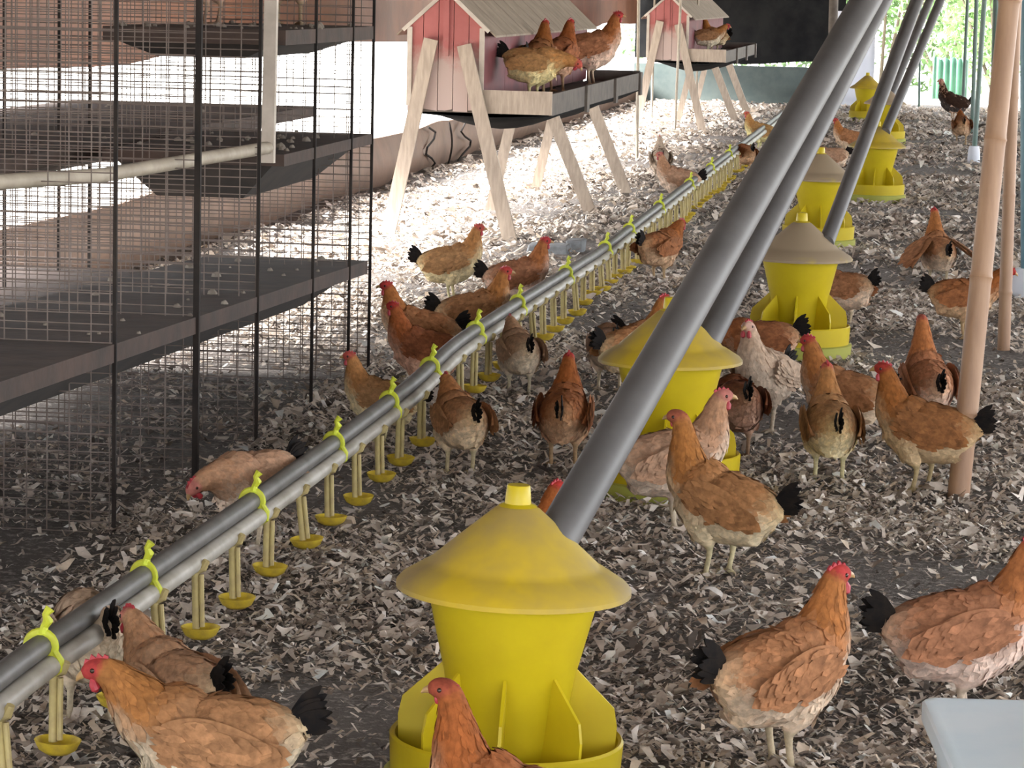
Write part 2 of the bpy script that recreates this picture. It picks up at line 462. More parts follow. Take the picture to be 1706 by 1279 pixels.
for (px, dep), kind, tilt, label in FEED:
    src = feeder_a if kind == 'a' else feeder_b
    o = src if not used[kind] else copy_tree(src)
    used[kind] = True
    p = floor_at_depth(px, dep)
    o.location = (p.x, p.y, float(gh(p.x, p.y)) - 0.004)
    o.rotation_euler = (0, math.radians(tilt * -1), random.uniform(-.15, .15) if dep > 6 else 0)
    tag(o, label, 'feeder', 'yellow poultry feeders standing in a row')
    feeders.append(o)

# drop tubes that bring feed down into the lids
def drop_tube(pb, depth_v, pt, top_v, r, label):
    a = at_v(pb[0], pb[1], depth_v); t = at_v(pt[0], pt[1], top_v)
    d = (t - a).normalized()
    e = a + d * ((2.55 - a.z) / d.z)
    a = a - d * 0.045                       # the end sits inside the lid
    root = empty('feed_drop_tube', a)
    MB().tube([Vector((0, 0, 0)), (e - a) * 0.5, e - a], r, 28).build('tube', 'pvc_grey', root)
    mid = (e - a) * 0.86
    MB().tube([mid - d * 0.06, mid + d * 0.06], r * 1.14, 28).build('coupling', 'pvc_grey', root)
    tag(root, label, 'feed tube', 'grey feed tubes slanting down to the feeders')
f1, f2, f3 = feeders[0].location, feeders[1].location, feeders[2].location
drop_tube((922, 905), f1.y + 0.02, (1443, 0), 8.3, 0.041, 'thick grey plastic tube slanting up from the foreground feeder')
drop_tube((1176, 572), f2.y + 0.02, (1468, 0), 11.6, 0.041, 'grey plastic tube slanting up from the second feeder, behind the thickest tube')
drop_tube((1379, 398), f3.y + 0.02, (1528, 0), 15.4, 0.033, 'grey plastic tube slanting up from the brown-lidded third feeder')
drop_tube((1476, 217), feeders[4].location.y, (1567, 0), 25.4, 0.038, 'dull grey tube slanting up from the fifth feeder, rightmost of the slanting tubes')
drop_tube((1480, 168), feeders[5].location.y, (1549, 0), 33.5, 0.045, 'far grey tube slanting up between the third and the rightmost slanting tubes')

# ================================================================== DRINKER LINE
UD = -1.62
dl = empty('drinker_line', (UD, 5, 0))
pts = [(-150, 1282), (0, 1146), (200, 1006), (400, 866), (560, 750), (690, 650), (760, 582), (850, 522), (1000, 426), (1150, 310), (1300, 195), (1380, 132)]
path = [at_u(x, y, UD) for x, y in pts]
path = sorted(path, key=lambda p: p.y)
def line_at(v):
    for a, c in zip(path[:-1], path[1:]):
        if a.y <= v <= c.y:
            t = (v - a.y) / (c.y - a.y); return a.z + (c.z - a.z) * t
    return path[0].z if v < path[0].y else path[-1].z
def rel(p): return (p[0] - UD, p[1] - 5, p[2])
fine = []
vv_ = path[0].y
while vv_ < path[-1].y: fine.append(vv_); vv_ += 0.12
zs = [line_at(v) for v in fine]
zs = [sum(zs[max(0, i - 2):i + 3]) / len(zs[max(0, i - 2):i + 3]) for i in range(len(zs))]
def zline(v):
    return float(np.interp(v, fine, zs))
MB().tube([rel((UD - 0.008, v, z + 0.020)) for v, z in zip(fine, zs)], 0.0225, 14).build('steel_pipe', 'steel_pipe', dl)
MB().tube([rel((UD + 0.012, v, z - 0.017)) for v, z in zip(fine, zs)], 0.0205, 14).build('water_pipe', 'water_pipe', dl)
def clip_mesh():
    b = MB()
    band = []
    for k in range(15):
        a = math.radians(-60 + k * 20)
        band.append((-.008 + .026 * math.cos(a), 0, .020 + .026 * math.sin(a)))
    b.tube(band, 0.006, 8, flat=1.6)
    b.tube([(-.004, 0, .044), (-.002, .003, .058), (.006, 0, .070), (.002, -.004, .082), (.010, 0, .094)], [.010, .008, .010, .007, .010], 8)
    b.tube([(.018, 0, .012), (.030, .0, -.006), (.028, 0, -.024), (.012, 0, -.036)], [.007, .008, .008, .006], 8)
    return b.mesh('clip', 'clip_lime')
cm = clip_mesh()
for x in (-70, 75, 245, 425, 560, 652, 720, 795, 865, 945, 1010, 1050, 1100, 1150, 1185, 1215):
    v = at_u(x, 600, UD).y if False else None
    # depth of the line under that image column
    lo, hi = path[0].y, path[-1].y
    for _ in range(40):
        mid = (lo + hi) / 2
        q = R3.transposed() @ (Vector((UD, mid, zline(mid))) - ORG)
        if W / 2 + F * q.x / -q.z < x: lo = mid
        else: hi = mid
    o = obj('clip', cm, dl); o.location = rel((UD, lo, zline(lo)))
    o.rotation_euler = (0, 0, random.uniform(-.3, .3))
def cup_meshes():
    s = MB().tube([(.010, 0, -.028), (.012, 0, -.045), (.016, 0, -.165)], [.013, .0085, .0085], 10)
    s.tube([(.026, 0, -.040), (.030, 0, -.160)], .006, 8)
    s.tube([(-.012, 0, -.02), (.006, .0, -.036), (.030, 0, -.024), (.038, 0, -.008)], [.010, .011, .011, .008], 8)
    st = s.mesh('stem', 'stem_yellow')
    c = MB().lathe([(.0, -.187), (.022, -.187), (.036, -.178), (.045, -.160), (.043, -.159), (.034, -.173), (.02, -.180), (0, -.180)], 24, (.026, 0))
    cu = c.mesh('cup', 'cup_yellow')
    return st, cu
sm, cu = cup_meshes()
v = 5.05
k = 0
while v < 27:
    z = zline(v)
    s = obj('stem', sm, dl); s.location = rel((UD + 0.004, v, z)); s.rotation_euler = (random.uniform(-.05, .05), random.uniform(-.08, .06), random.uniform(-.25, .25))
    s.scale = (1, 1, min(1.0, (z - 0.02 - float(gh(UD, v))) / 0.19))
    c = obj('cup', cu, s)
    v += 0.375 + random.uniform(-.03, .03)
tag(dl, 'long grey drinker pipe with yellow clips and drinking cups running down the barn', 'drinker line')

# ================================================================== TIERED CAGE ON THE LEFT
cage = empty('tiered_cage', (-2.45, 8, 0))
def crel(b):
    for i, p in enumerate(b.v): b.v[i] = (p[0] + 2.45, p[1] - 8, p[2])
    return b
U0, U1 = -2.78, -2.15
def platform(v0, v1, z, th, u0=U0, u1=U1, name='platform'):
    return crel(MB().box(u0, u1, v0, v1, z - th, z)).build(name, 'slab_brown', cage, False)
def trough(v0, v1, z, dep, u0=U0 + .04, u1=U1 - .05, e=0.25):
    b = MB(); m_ = (u1 - u0) * .22
    b.hexa([(u0 + m_, v0 + e * .3, z - dep), (u1 - m_, v0 + e * .3, z - dep), (u1 - m_, v1 - e, z - dep), (u0 + m_, v1 - e, z - dep),
            (u0, v0, z), (u1, v0, z), (u1, v1, z), (u0, v1, z)])
    crel(b).build('dung_trough', 'trough_dark', cage, False)
crel(MB().hexa([(U0, 4, .575), (U1, 4, .575), (U1, 11.45, .395), (U0, 11.45, .395), (U0, 4, .625), (U1, 4, .625), (U1, 11.45, .445), (U0, 11.45, .445)])).build('platform', 'slab_brown', cage, False)
crel(MB().hexa([(U0 + .18, 4, .47), (U1 - .18, 4, .47), (U1 - .18, 11.1, .30), (U0 + .18, 11.1, .30), (U0 + .04, 4, .574), (U1 - .05, 4, .574), (U1 - .05, 11.38, .396), (U0 + .04, 11.38, .396)])).build('dung_trough', 'trough_dark', cage, False)
platform(4.5, 11.2, .40, .05, -3.75, -2.86)  # low inner tier, inferred from a dark edge, added to shade the floor
platform(9.9, 11.5, .935, .04)
trough(9.95, 11.46, .895, .12)
platform(6.0, 14.0, .935, .05, -4.05, -2.90)
trough(6.0, 13.9, .885, .08, -4.0, -2.95)
platform(9.9, 11.5, 1.35, .05)
trough(9.95, 11.4, 1.30, .05)
POSTV = [4.9, 6.2, 7.79, 8.70, 9.52, 10.40, 11.08, 11.5]
for i, pv in enumerate(POSTV):
    r_ = .009 if i in (3,) else .0052
    crel(MB().beam((U1, pv, -.02), (U1, pv, 2.3), r_ * 2, r_ * 2)).build('post', 'dark_metal', cage, False)
    crel(MB().beam((U0 - .5, pv, -.02), (U0 - .5, pv, 2.3), .011, .011)).build('post', 'dark_metal', cage, False)
for z in (2.28,):
    crel(MB().beam((U1, 4.0, z), (U1, 11.5, z), .02, .02)).build('rail', 'dark_metal', cage, False)
def mesh_panel(pv, u0, u1, z0, z1, dz, du, w):
    b = MB(); rr = random.Random(int(pv * 100))
    z = z0
    while z < z1:
        zz = z + rr.uniform(-.002, .002)
        b.beam((u0, pv, zz + rr.uniform(-.004, .004)), (u1, pv, zz + rr.uniform(-.004, .004)), w, w, (0, 1, 0)); z += dz
    u = u0
    while u < u1:
        uu = u + rr.uniform(-.006, .006)
        b.beam((uu, pv + w, z0), (uu + rr.uniform(-.01, .01), pv + w, z1), w, w); u += du
    o = crel(b).build('wire_mesh', 'rusty_wire', cage, False); o['kind'] = 'stuff'
for pv, dz, du in ((6.2, .030, .07), (7.79, .027, .060), (8.70, .031, .066), (9.52, .026, .058), (11.08, .030, .06), (11.5, .028, .055)):
    mesh_panel(pv, -3.6 if pv < 8 else -3.9, U1, 0.02, 2.2, dz, du, .0030)
dr_ = MB()
for k_ in range(150):
    sl = random.choice(((U0, U1, 9.9, 11.45, .935), (-4.0, -2.92, 8.0, 13.9, .935), (U0, U1, 5.5, 11.4, None), (U0, U1, 9.9, 11.45, 1.35)))
    x, y = random.uniform(sl[0] + .02, sl[1] - .01), random.uniform(sl[2], sl[3]); r_ = random.uniform(.006, .02)
    z = sl[4] if sl[4] else .445 + (11.45 - y) * (.18 / 7.45)
    dr_.tube([(x, y, z - .002), (x, y, z + r_ * .5), (x + .003, y, z + r_ * .9)], [r_, r_ * .8, r_ * .2], 6)
o = crel(dr_).build('droppings', 'dropping', cage); o['kind'] = 'stuff'
tag(cage, 'brown tiered cage with dark wire mesh and dung-caked shelves on the left', 'cage')
# perch pole and upright tied to the cage
pp = empty('perch_frame', (-2.9, 9, 0))
def prel(p): return (p.x + 2.9, p.y - 9, p.z)
a_, b_, c_ = at_v(0, 303, 7.6), at_v(325, 266, 8.9), at_v(447, 246, 9.75)
MB().tube([prel(at_v(-200, 318, 6.9)), prel(a_), prel(at_v(170, 292, 8.2)), prel(b_), prel(c_)], .021, 12).build('perch_pole', 'old_bamboo', pp)
t_ = at_v(452, 0, 9.76)
up = c_ + (t_ - c_) * 2.2
MB().beam(prel(c_ + Vector((0, 0, -.05))), prel(up), .042, .03).build('upright', 'timber_pale', pp, False)
tag(pp, 'pale wooden upright with a bent perch pole across the left cage', 'perch')

# ================================================================== NEST BOX HOUSES
def make_coop():
    """local: u to the right of the house front's left edge, v along the house, z up"""
    t = empty('nest_house')
    L = 5.4
    hw = 0.46
    zb, ze, za = .78, 1.27, 1.485
    # front gable boards, each board its own piece
    nb = 5
    for i in range(nb):
        x0, x1 = hw * i / nb + .002, hw * (i + 1) / nb - .002
        def top(x): return ze + (za - ze) * (1 - abs(x - hw / 2) / (hw / 2))
        xs = [x0, x1]
        if x0 < hw / 2 < x1: xs = [x0, hw / 2, x1]
        b = MB(); n = len(xs); y0, y1 = 0, .018
        fr = [(x, zb + random.uniform(-.012, .006)) for x in xs] + [(x, top(x)) for x in reversed(xs)]
        m_ = len(fr)
        for y in (y0, y1):
            for x, z in fr: b.v.append((x, y, z))
        b.f.append(tuple(range(m_))); b.f.append(tuple(reversed(range(m_, 2 * m_))))
        for k in range(m_): b.f.append((k, k + m_, (k + 1) % m_ + m_, (k + 1) % m_))
        b.build('front_board', 'red_paint', t, False)
    MB().box(hw / 2 - .018, hw / 2 + .018, -.016, -.001, 1.10, za - .02).build('batten', 'red_paint', t, False)
    for x in (0.0, hw - .022):
        MB().box(x - .004, x + .026, -.014, -.001, zb + .02, ze).build('corner_trim', 'timber_pale', t, False)
    for s in (-1, 1):
        a = Vector((hw / 2, -.01, za + .005)); e = Vector((hw / 2 + s * (hw / 2 + .03), -.01, ze - .02))
        MB().beam(a, e, .02, .022, (0, 1, 0)).build('gable_trim', 'timber_pale', t, False)
    # long side walls
    for i in range(6):
        y0 = .02 + (L - .02) * i / 6
        MB().box(hw - .018, hw, y0, y0 + (L - .02) / 6 - .006, zb + .05, ze).build('side_board', 'red_paint_shaded', t, False)
        MB().box(0, .018, y0, y0 + (L - .02) / 6 - .006, zb, ze).build('side_board', 'red_paint_shaded', t, False)
    MB().box(.02, hw - .02, L - .02, L, zb, ze).build('back_board', 'red_paint', t, False)
    # roof boards
    for s in (-1, 1):
        for i in range(12):
            y0 = .004 + (L + .05) * i / 12; y1 = y0 + (L + .05) / 12 - .012
            ov = .07
            A = Vector((hw / 2, 0, za + .012)); E = Vector((hw / 2 + s * (hw / 2 + ov), 0, ze - (za - ze) * ov / (hw / 2) + .012))
            b = MB(); P = []
            for dz in (0, .012):
                P += [(A.x, y0, A.z + dz), (E.x, y0, E.z + dz), (E.x, y1, E.z + dz), (A.x, y1, A.z + dz)]
            b.hexa(P if s > 0 else [P[i_] for i_ in (3, 2, 1, 0, 7, 6, 5, 4)]).build('roof_board', 'roof_board', t, False)
    # tray in front of the nests
    tx0, tx1 = hw + .004, hw + .42
    tz = .82
    MB().box(.02, tx1 - .02, .02, L - .02, tz - .055, tz - .04).build('floor_board', 'timber_dark', t, False)
    MB().box(tx0, tx1 - .03, .02, L - .05, tz - .039, tz).build('tray_mat', 'mat_black', t, False)
    MB().box(tx0, tx1, -.02, .0, tz - .055, tz + .085).build('tray_board', 'timber', t, False)
    for i in range(3):
        y0 = .0 + L * i / 3
        MB().box(tx1 - .02, tx1, y0 + .002, y0 + L / 3 - .01, tz - .06, tz + .07).build('tray_board', 'timber_dark', t, False)
        MB().box(tx1, tx1 + .018, y0 + L / 3 - .12, y0 + L / 3 + .02, tz - .10, tz + .075).build('tray_cleat', 'timber_dark', t, False)
    MB().box(tx0, tx1, L - .02, L, tz - .055, tz + .085).build('tray_board', 'timber_dark', t, False)
    # sagging black sheet underneath
    b = MB(); n = 24; nx = 8
    for i in range(n + 1):
        for j in range(nx + 1):
            y = .03 + (L - .06) * i / n; x = .06 + (tx1 - .06) * j / nx
            sag = .13 * math.sin(math.pi * j / nx) * (.75 + .35 * math.sin(2.3 * y + 1)) * math.sin(math.pi * min(1, max(.08, i / n * 6, 0)) / 2)
            b.v.append((x, y, zb - .02 - sag))
    for i in range(n):
        for j in range(nx):
            a = i * (nx + 1) + j; b.f.append((a, a + 1, a + nx + 2, a + nx + 1))
    o = b.build('sagging_sheet', 'tarp_black', t)
    md = o.modifiers.new('thick', 'SOLIDIFY'); md.thickness = .006
    # splayed legs
    def leg(a, c, w=.085, d=.03): MB().beam(a, c, w, d, (1, 0, 0)).build('leg', 'timber', t, False)
    leg((.145, -.035, 1.20), (-.10, -.05, -.01)); leg((.345, -.035, 1.17), (.655, -.05, -.01))
    for y in (2.35, 4.7):
        leg((.34, y, zb), (.16, y + .1, -.01), .07); leg((.56, y, zb - .05), (.86, y + .1, -.01))
    return t
coop = make_coop()
pc = at_z(678, 181, .78)
coop.location = (pc.x, pc.y, 0)
tag(coop, 'long red nest house on splayed wooden legs, nearer of the two', 'nest house', 'red nest houses on legs')
coop2 = copy_tree(coop)
coop2.location = (pc.x - .02, 33.2, 0)
tag(coop2, 'red nest house farther back behind thin upright rods', 'nest house', 'red nest houses on legs')
CO = coop.location.copy(); CO2 = coop2.location.copy()

# ================================================================== POLES AND POSTS
def bamboo_pole(base, top_px, dv, r, label, mat='bamboo', seg=.42):
    a = at_z(*base, 0.0); t = at_v(top_px[0], top_px[1], a.y + dv)
    d = (t - a).normalized(); Lg = (3.2 - a.z) / d.z
    root = empty('bamboo_pole', (a.x, a.y, 0))
    P, Rr = [], []
    s = -.03
    nodes_ = [.25 + seg * i for i in range(12)]
    stations = sorted(set([-.03, Lg] + [q + e for q in nodes_ for e in (-.02, -.006, 0, .006, .02) if q + e < Lg]))
    b = MB()
    for q in stations:
        P.append(d * q); near = min(abs(q - k_) for k_ in nodes_)
        Rr.append(r * (1.0 - .12 * max(q, 0) / Lg) * (1.10 if near < .004 else (1.03 if near < .01 else 1.0)))
    b.tube(P, Rr, 20).build('culm', mat, root)
    rb = MB()
    for q in nodes_:
        if q < Lg - .1: rb.tube([d * (q - .004), d * (q + .004)], r * 1.09, 20)
    tag(root, label, 'pole')
    return root
bamboo_pole((1597, 824), (1682, 0), .15, .034, 'leaning bamboo pole standing in the litter at the right')
bamboo_pole((1672, 582), (1692, 0), .1, .028, 'thinner bamboo pole behind the leaning bamboo at the right edge')
def post(name, base, top, r, mat, label, group=None, foot=False):
    a = at_z(*base, 0.0); t = at_v(top[0], top[1], a.y)
    d = (t - a).normalized(); e = d * ((2.9 - a.z) / d.z)
    root = empty(name, (a.x, a.y, 0))
    MB().tube([d * -.03, e * .5, e], r, 12).build('shaft', mat, root)
    if foot:
        MB().lathe([(0, .14), (r * 1.9, .14), (r * 2.3, .10), (r * 2.6, -.02)], 16).build('footing', 'white_sheet', root)
    tag(root, label, 'post', group)
post('steel_post', (1622, 268), (1640, 0), .024, 'post_green', 'green steel post with a white foot behind the bamboo', foot=True)
post('steel_post', (1619, 222), (1627, 0), .024, 'post_green', 'dark green post just left of the white-footed post')
post('steel_post', (1603, 196), (1612, 0), .022, 'post_green', 'slim dark green post beside the far rooster')
post('steel_post', (1650, 330), (1660, 0), .026, 'post_green', 'green steel post right of the white-footed post, half behind the bamboo')
post('steel_post', (1531, 180), (1534, 0), .018, 'post_green', 'thin dark post at the open far end before the greenery')
post('steel_post', (1712, 492), (1711, 0), .035, 'post_blue', 'dark blue post cut by the right edge of the picture', foot=True)
post('wooden_post', (1384, 186), (1389, 0), .06, 'timber_dark', 'dark thick post against the black tarp at the far end')
for bx, tx, txt in (((1061, 268), 1064, 'leftmost pale rod in front of the farther nest house'),
                    ((1085, 206), 1091, 'second pale rod from the left before the farther nest house'),
                    ((1124, 222), 1134, 'third pale rod from the left before the farther nest house'),
                    ((1160, 204), 1163, 'rightmost pale rod before the farther nest house')):
    post('thin_rod', bx, (tx, 0), .014, 'old_bamboo', txt, 'thin rods by the farther nest house')

# white sheet / door panel at the far end
ws = empty('white_panel', (-1.1, V1 - 1.2, 0))
MB().box(-.30, .30, -.012, .012, .0, 1.32).build('sheet', 'white_sheet', ws, False)
for x in (-.30, .28): MB().box(x, x + .02, -.03, -.012, 0, 1.34).build('frame_rail', 'white_sheet', ws, False)
tag(ws, 'white upright panel at the far end behind the slanting tubes', 'panel')

# ================================================================== PALE TUB, STONES
pt = at_z(1553, 1158, .30)
tub = empty('plastic_tub', (pt.x + .25, pt.y - .29, 0), math.radians(6))
def rrect(w, d, r, z, n=6):
    P = []
    for cx, cy, a0 in ((w - r, d - r, 0), (-w + r, d - r, 90), (-w + r, -d + r, 180), (w - r, -d + r, 270)):
        for k_ in range(n + 1):
            a = math.radians(a0 + 90 * k_ / n); P.append((cx + r * math.cos(a), cy + r * math.sin(a), z))
    return P
def ring_loft(rings, bottom=True, top=True):
    b = MB(); nr = len(rings[0])
    for R_ in rings: b.v += R_
    for i in range(len(rings) - 1):
        for j in range(nr):
            b.f.append((i * nr + j, i * nr + (j + 1) % nr, (i + 1) * nr + (j + 1) % nr, (i + 1) * nr + j))
    if bottom: b.f.append(tuple(reversed(range(nr))))
    if top: b.f.append(tuple(range((len(rings) - 1) * nr, len(rings) * nr)))
    return b
ring_loft([rrect(.20, .265, .03, 0), rrect(.218, .282, .03, .27)]).build('tub_body', 'tub_plastic', tub)
ring_loft([rrect(.238, 0.300, .03, .262), rrect(.240, 0.302, .03, .268), rrect(.240, 0.302, .03, .296), rrect(.236, 0.298, .028, .300), rrect(.222, 0.284, .02, .300), rrect(.218, 0.280, .02, .2985)]).build('tub_lid', 'tub_plastic', tub)
tag(tub, 'pale blue lidded plastic tub cut off at the bottom right corner', 'tub')
for (x, y), sx_, sy_, sz_, lab in (((915, 424), .12, .10, .05, 'flat grey stone slab under the nearer nest house'), ((958, 420), .05, .09, .07, 'dark grey brick beside the flat stone slab')):
    p = at_z(x, y, 0)
    b = MB(); rr = random.Random(x)
    b.hexa([(sx_ * a + rr.uniform(-.01, .01), sy_ * c + rr.uniform(-.01, .01), z) for z in (-.02, sz_) for a, c in ((-1, -1), (1, -1), (1, 1), (-1, 1))])
    o = b.build('stone_slab', 'stone_grey', None, False); o.location = (p.x, p.y, float(gh(p.x, p.y))); bevel(o, .01)
    tag(o, lab, 'stone')

# ================================================================== GREENERY BEYOND THE OPEN END
def bush(u, v, rx, rz, n, base, label, seed):
    rr = np.random.default_rng(seed)
    root = empty('bush', (u, v, -.06))
    # stems
    b = MB()
    for k_ in range(5):
        a = rr.uniform(0, 6.28); b.tube([(0.1 * math.cos(a), 0.1 * math.sin(a), 0), (rx * .3 * math.cos(a), rx * .3 * math.sin(a), rz * .5), (rx * .6 * math.cos(a), rx * .6 * math.sin(a), rz * 1.2)], [.04, .03, .01], 6)
    b.build('stem', 'bark', root)
    d = rr.normal(size=(n, 3)); d /= np.linalg.norm(d, axis=1)[:, None]
    # lumpy crown: leaves gather round several centres
    C = rr.normal(size=(26, 3)) * np.array([rx * .5, rx * .5, rz * .42]) + np.array([0, 0, rz])
    ci = rr.integers(0, 26, n)
    pos = C[ci] + d * rr.uniform(.5, 1, n)[:, None] ** .4 * np.array([rx, rx, rz]) * .36
    pos[:, 2] = np.abs(pos[:, 2])
    L = rr.uniform(.05, .12, n); t1 = rr.normal(size=(n, 3)); t1 /= np.linalg.norm(t1, axis=1)[:, None]
    nn = d + rr.normal(size=(n, 3)) * .5; t2 = np.cross(nn, t1); t2 /= np.linalg.norm(t2, axis=1)[:, None]
    t1 = t1 * L[:, None]; t2 = t2 * (L * .32)[:, None]
    v_ = np.stack([pos - t1, pos - t2, pos + t1, pos + t2], 1).reshape(-1, 3)
    fa = np.arange(4 * n).reshape(-1, 4)
    me = bpy.data.meshes.new('foliage'); me.from_pydata(v_.tolist(), [], fa.tolist()); me.materials.append(MATS['leaf'])
    c = np.array(base) * rr.uniform(.45, 1.1, n)[:, None]
    set_cols(me, np.repeat(c, 4, 0))
    o = obj('foliage', me, root); o['kind'] = 'stuff'
    tag(root, label, 'bush', 'bushes beyond the open end')
for i, (u, v, rx, rz, base, lab) in enumerate((
        (-3.4, 50.5, 1.7, 1.8, (.16, .25, .12), 'grey-green bush seen just right of the white panel'),
        (-.9, 51.5, 1.7, 1.9, (.20, .32, .13), 'loose green bush behind the slanting tubes'),
        (1.1, 50.0, 1.5, 1.7, (.26, .42, .16), 'light green bush beyond the far rooster'),
        (3.2, 51.0, 1.7, 1.9, (.22, .38, .14), 'bright green bush behind the green posts'),
        (5.4, 49.5, 1.6, 1.8, (.20, .34, .13), 'green bush at the right end of the greenery'),
        (0.2, 56.0, 2.6, 2.6, (.14, .26, .10), 'tall dark green bush behind the light green bush'),
        (4.0, 56.5, 2.6, 2.7, (.15, .27, .11), 'tall dark green bush behind the bright green bush'))):
    bush(u, v, rx, rz, 5200, base, lab, 40 + i)
gn = empty('green_netting', (0.1, 46.5, 0))
wv = MB()
for i in range(31):
    x = -.1 + i * .017
    for z in (0, .35, .62): wv.v.append((x, .03 * math.sin(i * 1.1), z + .02 * math.sin(i * .8) * (z > .5)))
for i in range(30):
    for j in range(2):
        a = i * 3 + j; wv.f.append((a, a + 3, a + 4, a + 1))
o = wv.build('netting', 'green_net', gn); md = o.modifiers.new('t', 'SOLIDIFY'); md.thickness = .01
for x in (-.1, .16, .41): MB().tube([(x, .02, -.06), (x, .02, .72)], .015, 8).build('stake', 'post_green', gn)
tag(gn, 'low green netting fence outside the far end', 'netting')

# ================================================================== HENS
NECK = (0.41, 0.155, 0.045); BACK = (0.42, 0.19, 0.085); BELLY = (0.78, 0.60, 0.43); RUMP = (0.62, 0.42, 0.25); FACE = (0.45, 0.05, 0.045); LEG = (0.58, 0.47, 0.31)
TRUNK = [(-.185, .262, .010, .010), (-.165, .256, .034, .034), (-.135, .243, .058, .062), (-.09, .222, .080, .086), (-.04, .203, .092, .098), (.01, .197, .093, .099), (.05, .205, .086, .094), (.082, .224, .074, .084)]
POSES = {
    'alert': [(.094, 0, .266, .066), (.106, 0, .300, .053), (.114, 0, .332, .041), (.121, 0, .361, .031), (.131, 0, .386, .0250), (.152, 0, .392, .0205), (.168, 0, .389, .009)],
    'tall': [(.092, 0, .272, .066), (.104, 0, .314, .052), (.111, 0, .354, .040), (.117, 0, .393, .030), (.127, 0, .422, .0245), (.149, 0, .428, .0205), (.166, 0, .425, .009)],
    'reach': [(.112, 0, .254, .066), (.138, 0, .280, .054), (.160, 0, .303, .042), (.180, 0, .323, .032), (.202, 0, .334, .0250), (.222, 0, .332, .0205), (.238, 0, .324, .009)],
    'low': [(.118, 0, .234, .062), (.150, 0, .238, .048), (.182, 0, .236, .037), (.208, 0, .230, .030), (.230, 0, .222, .0255), (.248, 0, .208, .0205), (.258, 0, .194, .009)],
    'peck': [(.118, 0, .210, .064), (.150, 0, .180, .050), (.175, 0, .145, .038), (.192, 0, .110, .030), (.206, 0, .078, .0250), (.216, 0, .055, .0195), (.222, 0, .038, .008)],
    'look_left': [(.103, 0, .258, .057), (.115, .002, .295, .043), (.121, .005, .330, .033), (.125, .010, .360, .0275), (.130, .022, .386, .0245), (.136, .040, .392, .0205), (.139, .056, .389, .009)],
    'look_right': [(.103, 0, .258, .057), (.115, -.002, .295, .043), (.121, -.005, .330, .033), (.125, -.010, .360, .0275), (.130, -.022, .386, .0245), (.136, -.040, .392, .0205), (.139, -.056, .389, .009)],
}
def catmull(P, n):
    P = np.array(P, float); m_ = len(P)
    out = []
    for t in np.linspace(0, m_ - 1, n):
        i = min(int(t), m_ - 2); f_ = t - i
        p0, p1, p2, p3 = P[max(i - 1, 0)], P[i], P[i + 1], P[min(i + 2, m_ - 1)]
        out.append(.5 * ((2 * p1) + (-p0 + p2) * f_ + (2 * p0 - 5 * p1 + 4 * p2 - p3) * f_ ** 2 + (-p0 + 3 * p1 - 3 * p2 + p3) * f_ ** 3))
    return np.array(out)
def remesh(me, voxel, smooth_it):
    o = bpy.data.objects.new('tmp', me); COL.objects.link(o)
    md = o.modifiers.new('r', 'REMESH'); md.mode = 'VOXEL'; md.voxel_size = voxel; md.use_smooth_shade = True
    ms = o.modifiers.new('s', 'SMOOTH'); ms.factor = .5; ms.iterations = smooth_it
    dg = bpy.context.evaluated_depsgraph_get(); dg.update()
    out = bpy.data.meshes.new_from_object(o.evaluated_get(dg))
    bpy.data.objects.remove(o)
    return out
def feathers(pos, nor, flow, L, Wd, lift, cols, rr):
    """overlapping leaf-shaped feathers lying along flow"""
    n = len(pos)
    flow = flow - nor * (flow * nor).sum(1)[:, None]; flow /= np.linalg.norm(flow, axis=1)[:, None] + 1e-9
    side = np.cross(nor, flow)
    shp = [(-.5, 0, .0), (-.1, -.5, .35), (-.1, .5, .35), (.32, -.46, .8), (.32, .46, .8), (.55, 0, 1.0)]
    v = np.zeros((n, 6, 3))
    for k_, (a, c, l) in enumerate(shp):
        v[:, k_] = pos + flow * (a * L)[:, None] + side * (c * Wd)[:, None] + nor * (.001 + l * lift)[:, None]
    base = np.arange(n)[:, None] * 6
    f3 = np.concatenate([base + np.array([0, 1, 2]), base + np.array([3, 5, 4])]).tolist(); f4 = (base + np.array([1, 3, 4, 2])).tolist()
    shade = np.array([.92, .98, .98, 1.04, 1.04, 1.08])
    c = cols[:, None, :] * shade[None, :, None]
    return v.reshape(-1, 3), f3 + f4, c.reshape(-1, 3)
PITCHES = {'alert': 15, 'tall': 20, 'reach': 8, 'low': 2, 'peck': -8, 'look_left': 15, 'look_right': 15}
CACHE = {}
